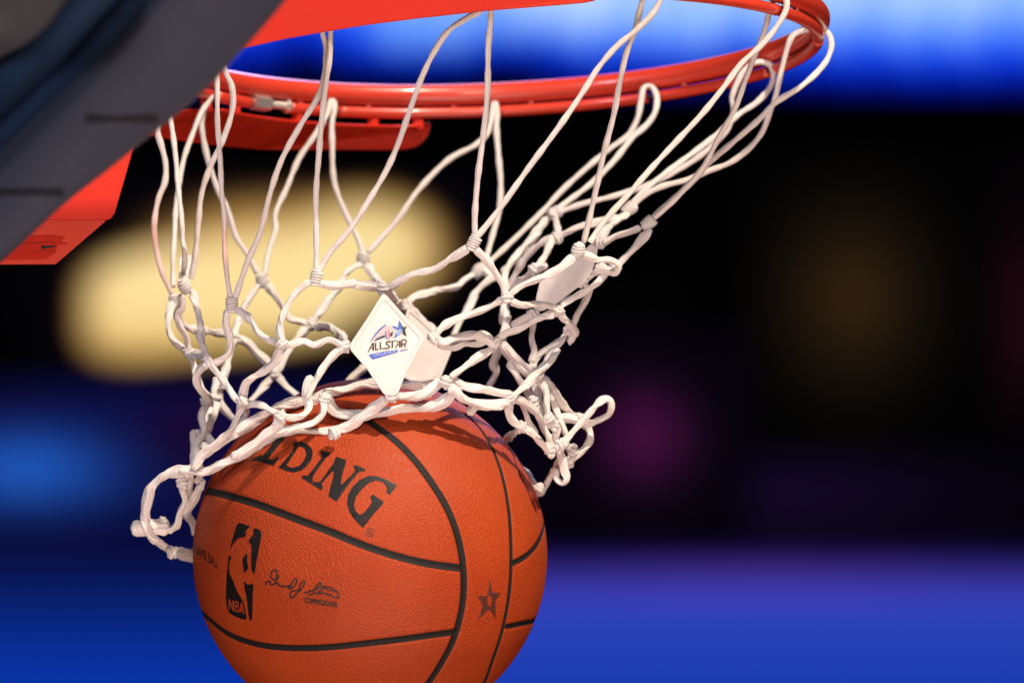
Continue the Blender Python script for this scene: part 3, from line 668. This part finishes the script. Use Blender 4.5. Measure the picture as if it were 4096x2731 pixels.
links = [ # row one to row two
 ("4:530,530 560,640 590,770 595,900 640,1030", -.04, -.09), ("4:800,680 792,780 825,900 815,1000 740,1065 660,1090", -.1, -.09),
 ("4:890,670 980,740 1050,850 1150,910 1230,935", -.1, -.13), ("4:1440,450 1340,530 1250,680 1220,760 1215,850 1240,920", -.14, -.13),
 ("4:1540,460 1650,475 1800,455 5:170,462 300,475 410,485 450,500", -.14, -.115), ("5:1110,190 980,270 850,350 700,380 600,430 510,490", -.15, -.115),
 ("5:1190,200 1270,280 1340,380 1390,470 1420,570", -.15, -.125), ("6:960,650 850,740 700,810 560,870 480,930 440,960", -.115, -.125),
 ("6:1060,630 1150,660 1260,670 1320,705 1300,760 1200,740 1150,760", -.11, -.08), ("6:1560,440 1490,520 1420,600 1340,680 1300,730", -.03, -.05),
 ("6:1480,420 1400,450 1300,480 1210,530", -.03, -.02), ("6:1380,310 1290,370 1210,450 1170,510", .05, .0), ("6:1300,330 1150,370 1000,410 920,450 850,480", .05, .06),
 ("6:800,290 830,360 840,440 840,480", .12, .06), ("6:720,390 680,470 600,560 520,650 420,760", .12, .12), ("5:1230,330 1300,400 1340,410 1290,430 1190,520 1130,640 1060,750 1010,870", .15, .12),
 ("5:1160,390 1080,440 1040,480 900,510 780,540 690,570 640,620", .15, .11), ("5:340,330 380,400 440,460 520,540 580,620 630,640", .155, .11),
 ("4:1850,300 1740,370 1700,450 1620,560 1520,690 1470,770", .155, .13), ("4:1120,480 1180,560 1240,650 1290,730 1380,760 1450,780", .12, .13),
 ("4:1040,480 960,600 900,730 855,860", .12, .1), ("4:400,620 430,740 480,800 620,830 760,850 850,870", .03, .1),
 ("4:370,600 350,700 340,800 370,890 430,950 500,990", .03, 0), ("4:440,560 445,640 405,700 430,790 480,880 500,980", -.02, 0),
 # row two to row three
 ("4:510,1020 540,1100 560,1180 610,1290 660,1370", 0, -.03), ("4:640,1090 590,1130 560,1190 590,1290 650,1360", -.09, -.05), ("4:540,1010 600,1020 650,1070", 0, -.08),
 ("4:660,1080 730,1170 800,1260 860,1350 910,1400", -.09, -.1), ("4:1210,980 1180,1060 1110,1130 1010,1190 950,1240 930,1300 920,1380", -.13, -.1),
 ("4:1290,940 1400,910 1480,940 1600,900 1700,940", -.13, -.13), ("4:1500,790 1600,800 1700,870 1745,940", .13, .03), ("4:1420,810 1350,890 1270,1010 1200,1130", .13, .11),
 ("4:890,890 970,930 1030,1000 1130,1090 1170,1150", .1, .11), ("4:850,900 820,1000 790,1130 760,1220", .1, .05), ("4:1130,1220 1050,1310 970,1400", .11, .1), ("4:1210,1200 1270,1270 1370,1350 1450,1400", .11, .1),
 ("4:735,1290 740,1390 800,1470 870,1540", .05, .06), ("4:720,1220 700,1300 700,1400 660,1500 630,1600", .03, -.02),
 ("4:1710,965 1650,1005 1560,1110 1500,1210 1430,1350", -.13, -.125), ("4:1870,1120 1780,1200 1720,1260", .08, .08),
 ("5:660,640 740,720 850,830", .11, .06), ("5:1380,590 1290,640 1170,690 1000,750 900,820 860,880", -.125, -.125), ("5:500,520 560,600 630,660", -.1, .1),
 ("5:850,880 920,915 1000,890 1100,870 1200,865 1280,895 1320,940", -.125, -.1), ("5:900,930 1000,960 1080,930 1180,935 1270,900", -.115, -.1),
 ("6:1240,750 1150,850 1030,930 900,1000 860,1040", -.08, -.09), ("6:500,1000 560,1020 700,1010 800,1030", -.125, -.09), ("6:800,1090 680,1130 560,1200 440,1240 370,1290", -.09, -.1),
 ("6:680,1080 600,1120 500,1180", -.04, -.04), ("6:790,500 770,580 720,680 690,730", .06, .02), ("6:835,490 770,510 680,560 600,640 520,760 480,850 440,950", .06, .09),
 ("6:750,350 700,420 600,540 480,680 430,790 450,930 430,1050 440,1180 400,1290", .11, .02), ("6:740,720 690,735 610,790 520,860 480,910", .0, .05), ("6:1280,760 1140,760 1060,820 1020,850", -.05, -.04),
 ("6:1100,900 1050,1010 990,1110 970,1180", -.02, -.02), ("6:880,1110 940,1170 980,1240 950,1290", -.09, -.04), ("6:900,1260 850,1330 780,1400 740,1490 690,1560", -.04, -.06),
 ("6:880,1290 800,1340 720,1390 670,1450 650,1500", -.02, -.03), ("6:655,1105 650,1190 640,1280 660,1380 650,1460", -.03, -.03), ("6:320,1370 200,1440 80,1530 5:1000,1180", -.1, -.125),
 ("6:420,1330 480,1400 560,1470 640,1530", -.06, -.05), ("6:400,1280 440,1400 500,1480 600,1560", -.03, -.03), ("6:360,1310 370,1390 340,1480 7:640,190 580,310", .06, .08),
 # lower bands and the tangle at the right
 ("7:170,270 290,300 380,330 520,350 650,380 760,400", -.12, -.1), ("7:230,340 350,440 500,480 650,490 740,470", -.125, -.1), ("7:400,560 450,500 560,510 640,500", -.1, -.1),
 ("7:760,120 830,240 900,360 930,440", -.05, -.05), ("7:1180,10 1100,130 1010,200 930,290 850,360 760,430", -.05, -.09), ("7:950,240 920,350 960,440 1000,560", -.04, -.03), ("7:1020,240 1130,310 1180,400 1240,500 1310,570 1380,600", -.05, 0),
 ("7:1000,250 1080,360 1090,500 1110,600", -.05, -.06), ("7:1000,300 1010,420 1040,520 1080,600", -.02, -.03), ("7:1090,330 1150,460 1200,600 1260,750", -.02, -.02), ("7:1170,610 1300,610 1390,640", -.02, -.01),
 ("7:1220,870 1300,760 1380,670 1450,590 1540,490 1600,440 1650,440 1670,490 1650,570 1560,625 1470,655 1400,640", -.07, -.02), ("7:1400,640 1460,690 1480,790 1440,870 1350,950 1290,1010", -.01, -.03),
 ("7:750,460 760,590 820,660 880,700 960,740 1030,820 1100,900", -.1, -.06), ("7:870,690 780,760 690,830 560,900", -.06, .06), ("7:860,450 900,550 930,650 990,740", -.06, -.05), ("7:940,470 1020,580 1080,720 1130,850 1130,950", -.05, -.05),
 ("7:1120,640 1180,700 1170,800 1230,880", -.08, -.07), ("7:1190,870 1230,980 1250,1080 1270,1150 1230,1190 1180,1150 1180,1080", -.05, -.04), ("7:1210,1000 1130,1120 1070,1230 1030,1280 990,1220 930,1120 880,1070", -.04, .02),
 ("7:1330,860 1330,940 1290,1010 1310,1030", -.02, -.02), ("7:980,200 1000,400 1060,700 1180,850", 0, -.02), ("7:830,440 900,480 960,520 1050,640", -.08, -.05),
 # bands across the top of the ball
 ("5:960,1240 860,1240 740,1255 560,1250 350,1240 150,1290 0,1330 8:1480,200 1350,210 1250,230 1130,290 1000,370 870,450 740,540 640,600 570,660", -.09, -.08),
 ("5:900,1230 760,1330 580,1340", -.12, -.13), ("5:1000,1330 900,1400 800,1430 600,1440 520,1455 330,1490 100,1470 50,1430 20,1360 0,1310", -.12, -.11), 
 ("5:460,1370 380,1430 280,1490 200,1540 8:1580,300? ", 0, 0)][:-1] + [
 ("5:470,1370 390,1430 290,1500 200,1570 8:1640,430 1500,450 1380,430 1280,440 1150,480 1050,540 950,600 850,650 750,700 650,750 560,755 440,750", -.13, -.07),
 ("8:1560,190 1550,300 1480,370 1350,405 1250,432 1190,450", -.12, -.12), ("8:1450,20 1420,150 1440,250 1400,310 1320,335 1225,322", -.12, -.125), ("8:1230,320 1180,410 1080,490 950,590 850,640", -.125, -.11), ("8:960,230 1050,230 1150,280 1230,320", -.1, -.12),
 ("8:640,220 600,330 620,440 560,560 540,680 500,780", -.03, -.06), ("8:720,240 680,370 630,460 690,540 640,620", -.01, -.06), ("8:920,220 880,330 830,430 760,500 680,560 600,640 540,720", -.1, -.08), ("8:930,250 950,300 910,380", -.06, -.05),
 ("8:620,600 580,680 600,760 560,830", -.06, -.06), ("8:540,745 400,760 290,800 210,880 170,1000 160,1120 180,1220 240,1300", -.07, -.03),
 ("8:470,790 450,880 470,990 430,1080 410,1170 350,1220", -.06, -.03), ("8:610,840 560,930 510,1030 460,1080", -.06, -.03), ("8:500,800 500,900 520,1000 440,1090 410,1190", -.05, -.02),
 ("8:240,1290 310,1340 370,1390 450,1380 540,1395", -.03, .05), ("8:200,1240 280,1330 370,1370 430,1410 540,1450", -.01, .06), ("8:470,1080 530,1160 560,1240", .0, .04), ("8:540,450 550,540 530,650 560,700", -.03, -.05)]
for s, d0, d1 in links:
    tw = random.choice((-1, 1)) * random.uniform(30, 75)
    k = 1.38 if s.startswith(('5:960,1240', '5:1000,1330', '5:470,1370', '7:170,270', '7:230,340', '5:900,1230', '8:1230,320', '8:540,745', '5:850,880')) else 1.05   # doubled cord of the hem
    obj('cord', tube(path3(s, d0, d1, 11), 15.4 * PXM * k, 11 * PXM * k, seg=20, twist=tw, phase=random.uniform(-.6, .6), lobes=4, lobe_amp=.13, wob=.42, round_ends=True), M_cord, net)
def knot(key, x, y, Y, ang=90, R=20, H=54, turns=5.2, r=6.6, n='knot', small=False):
    c = CR[key]; nx, ny = c[0] + x / c[2], c[1] + y / c[2]; o = P(nx, ny, Y)
    bm = None
    for w in range(2 if small else 1):
        a = radians(ang + (0, 75)[w] + random.uniform(-12, 12) * small); ax = (RT * cos(a) + UP * sin(a) + FW * random.uniform(-.35, .35)).normalized(); u = ax.cross(FW).normalized(); v = ax.cross(u)
        q = []; m = int(turns * 16); ph = random.uniform(0, 6); sq = (1, .8)[w]
        for i in range(m + 1):
            t = i / m; an = ph + 2 * pi * turns * t; rr = R * PXM * (1 + .10 * sin(5 * t + x)) * (.84 + .22 * sin(pi * t)) * sq
            q.append(o + ax * ((t - .5) * H * PXM * (1 + .06 * sin(an * .7))) + u * rr * cos(an) + v * rr * .85 * sin(an))
        bm2 = tube(q, r * PXM, r * .8 * PXM, seg=10, bm=bm, round_ends=True); bm = bm2
        core = [o + ax * (k * H * PXM) + u * random.uniform(-.0006, .0006) for k in (-.62, -.3, 0, .3, .62)]
        tube(resample(catmull(core, 6), .0007), R * .98 * PXM * sq, R * .85 * PXM * sq, seg=14, bm=bm, round_ends=True)
    obj(n, bm, M_cord, net)
for a in (('4', 838, 628, -.1, 92), ('4', 1498, 410, -.14, 75), ('5', 1165, 140, -.15, 62), ('6', 1005, 590, -.113, 75), ('6', 1555, 378, -.03, 40), ('6', 1405, 265, .05, 35),
          ('6', 820, 300, .12, 30), ('5', 1205, 360, .15, 50), ('5', 300, 270, .155, 92), ('4', 1075, 435, .12, 110), ('4', 392, 600, .03, 95), ('4', 470, 480, -.04, 110)):
    knot(*a)
for a in (('4', 650, 1075, -.09, 40), ('4', 1230, 935, -.13, 120), ('5', 450, 500, -.118, 80), ('5', 1425, 570, -.128, 90), ('6', 1290, 720, -.07, 60), ('6', 1180, 530, -.01, 160), ('6', 835, 495, .06, 30),
          ('5', 640, 630, .108, 0), ('4', 1450, 780, .13, 60), ('4', 855, 890, .1, 60), ('4', 500, 1000, 0, 110), ('4', 1175, 1175, .11, 90), ('4', 740, 1260, .05, 70), ('5', 150, 955, -.128, 80),
          ('5', 855, 885, -.128, 10), ('6', 850, 1060, -.09, 30), ('6', 360, 1310, -.1, 130), ('6', 660, 740, .01, 40), ('6', 940, 1220, -.05, 50), ('6', 1040, 835, -.045, 30), ('6', 1165, 525, .0, 20),
          ('6', 650, 1100, -.04, 20), ('6', 1190, 730, -.06, 60), ('6', 430, 1130, .05, 90), ('7', 1010, 225, -.06, 120), ('7', 1110, 620, -.085, 110), ('7', 1150, 670, -.08, 60), ('7', 1210, 850, -.08, 20), ('7', 1390, 620, -.01, 100),
          ('7', 1320, 900, -.03, 60), ('7', 1120, 880, -.06, 90), ('7', 750, 440, -.1, 100), ('7', 180, 290, -.125, 60), ('7', 860, 690, -.08, 0), ('7', 1020, 540, -.05, 70), ('7', 1030, 1240, -.02, 60), ('7', 960, 460, -.06, 110),
          ('5', 515, 1345, -.132, 100), ('8', 920, 205, -.105, 20), ('8', 1225, 325, -.125, 30), ('8', 1560, 185, -.12, 60), ('8', 1640, 455, -.13, 10), ('8', 640, 570, -.075, 60), ('8', 500, 760, -.07, 20),
          ('8', 450, 850, -.06, 90), ('8', 300, 1160, -.03, 60), ('8', 640, 200, -.035, 90), ('8', 590, 470, -.03, 70), ('8', 370, 1390, -.01, 20), ('5', 800, 1310, -.12, 20), ('8', 470, 1060, -.03, 80), ('8', 700, 190, .0, 60)):
    knot(*a, R=16.5, H=36, turns=2.3, r=9.5, small=True)
# ---- plastic tags woven into the net
def plate(s, Y, mat, th=.0022, lab=None, lip=True, tiltx=0):
    p2 = [a[:2] for a in pts(s)]; cx = sum(a[0] for a in p2) / len(p2); cy = sum(a[1] for a in p2) / len(p2)
    f = lambda x, y, dy: P(x, y, Y + dy + tiltx * (x - cx) * PXM)
    bm = bmesh.new(); n = len(p2)
    ringsp = [(1.0, th), (1.0, .0005), (.985, 0), (.90, 0), (.84, .0004)] if lip else [(1.0, th), (1, .0005), (.98, 0)]
    R = [[bm.verts.new(f(cx + (x - cx) * k, cy + (y - cy) * k, dy)) for x, y in p2] for k, dy in ringsp]
    for A, B in zip(R, R[1:]):
        for i in range(n): bm.faces.new((A[i], A[(i + 1) % n], B[(i + 1) % n], B[i]))
    bm.faces.new(R[-1]); bm.faces.new(list(reversed(R[0]))); bmesh.ops.recalc_face_normals(bm, faces=bm.faces)
    kw = {'label': lab} if lab else {}
    return obj('tag_plate', bm, mat, net, smooth=False, **kw), f
YP = -.1355
tag, tf = plate('5:445,545 460,538 476,545 620,705 774,868 780,890 770,915 640,1150 572,1320 545,1340 480,1338 455,1318 330,1130 203,985 192,952 200,925 330,730', YP, M_plate, lab='white diamond tag with a printed event logo')
tg = lambda d: (lambda x, y: tf(x, y, .0004 - .0002 - d))
def lp(name, s, col, d=0, sm=0, rough=.4):
    m = plain(name, col, rough); obj('logo_print', print_mesh([poly(x, 'D', sm) for x in s] if isinstance(s, list) else [poly(s, 'D', sm)], tg(d), 12), m, tag, smooth=False)
lp('logo_grey', '300,920 400,770 520,640 640,560 740,530 850,570 940,640 930,740 880,860 640,800 480,850', (.46, .42, .44), 0)
lp('logo_blue_line', '255,985 300,890 400,745 520,610 665,500 690,512 560,630 430,760 330,890 272,975', (.06, .07, .36), .0001)
lp('logo_black_wedge', '335,955 430,880 540,820 640,785 655,835 530,880 410,930', (.012, .014, .05), .0002)
lp('logo_star_blue', '1015,385 1080,490 1112,590 1105,680 1075,745 980,810 885,885 915,790 945,715 1040,680 960,640 900,610 820,545 930,555 995,590 1000,500', (.035, .11, .44), .0001)
lp('logo_star_light', '940,740 1000,640 1080,620 1090,700 1040,760 960,800', (.22, .34, .62), .0002)
lp('logo_star_dark', '1045,450 1130,575 1235,558 1180,650 1222,825 1108,755 1115,620 1080,520', (.02, .008, .012), .0002)
lp('logo_red', '715,670 755,655 785,760 765,905 730,895 740,780', (.75, .18, .17), .0002)
lp('logo_panel_blue', '655,700 690,675 690,770 725,890 700,905 655,820', (.10, .13, .42), .0002)
lp('logo_panel_dark', '778,742 870,690 842,800 800,825 785,800', (.012, .012, .05), .0002)
lp('logo_banner', '222,1302 350,1265 700,1198 1005,1165 990,1232 700,1312 330,1420', (.035, .09, .46), .0001)
lp('logo_banner_end', '1035,1180 1255,1140 1240,1168 1055,1212', (.10, .13, .42), .0001)
bm = bmesh.new(); K = [0.0001]
def ps(s, wd, sm=False):
    K[0] += .00002; k = K[0]; stroke(s, 'D', wd, tg(k), bm, sm=sm)
ps('205,1235 335,990', 4.2); ps('347,985 347,1190', 6.5); ps('265,1130 340,1115', 3); ps('408,985 412,1178', 5.6); ps('405,1172 495,1155', 3.4); ps('532,965 534,1150', 5.6); ps('530,1142 655,1125', 3.4)
ps('800,955 700,968 678,990 700,1025 765,1065 768,1105 720,1125 640,1135', 4.4, True); ps('740,952 975,935', 3.2); ps('846,945 846,1118', 5.6); ps('920,1115 960,1060 1010,935', 3.6); ps('1040,930 1045,1100', 5.6); ps('975,1050 1040,1040', 2.6)
ps('1090,915 1092,1095', 5.2); ps('1085,912 1190,905 1212,950 1180,1005 1100,1025', 4.4, True); ps('1150,1015 1195,1095', 5)
obj('logo_lettering', bm, plain('maroon_print', (.035, .006, .008), .5), tag, smooth=False, label='dark capitals ALLSTAR')
bm = bmesh.new(); text_mesh('ORLANDO', 'D', (360, 1350), (985, 1222), (-4, -72), tg(.0004), bm); obj('logo_lettering', bm, plain('pale_print', (.45, .55, .72), .5), tag, smooth=False, label='pale capitals ORLANDO')
plate('5:650,640 700,680 850,825 1000,965 985,1010 910,1190 860,1235 720,1245 600,1190 560,1100 600,800', .06, M_plate, lab='blank white tag behind the printed one')
m_tr, nt, b = newmat('clear_plastic'); b.inputs['Base Color'].default_value = (.90, .85, .78, 1); b.inputs['Roughness'].default_value = .16; b.inputs['Transmission Weight'].default_value = .18; b.inputs['IOR'].default_value = 1.35; b.inputs['Coat Weight'].default_value = .6
_n = N(nt, 'ShaderNodeTexNoise'); _n.inputs['Scale'].default_value = 110; _c = N(nt, 'ShaderNodeTexCoord'); nt.links.new(_c.outputs['Object'], _n.inputs['Vector']); _b = N(nt, 'ShaderNodeBump'); _b.inputs['Strength'].default_value = .5; _b.inputs['Distance'].default_value = .002
nt.links.new(_n.outputs[0], _b.inputs['Height']); nt.links.new(_b.outputs[0], b.inputs['Normal'])
plate('6:1105,540 1160,570 1150,650 1110,760 1060,840 950,920 850,1000 740,1060 655,1075 675,960 700,850 745,760 850,700 960,640 1040,600', -.045, m_tr, lab='milky clear plastic tag seen edge on', lip=False, tiltx=-.6)
plate('4:440,236 520,228 528,246 512,400 500,440 425,440 420,410 430,260', -.03, m_tr, lab='small clear tag end above the left knots', lip=False)
obj('cord_tail', tube(path3('8:45,1195 110,1198 190,1190 260,1192 350,1200', -.035, -.03), 34 * PXM, 22 * PXM, seg=28, lobes=7, lobe_amp=.08, wob=.2, round_ends=True, twist=25), M_cord, net, label='thick bundled cord tail at the lowest left loop')
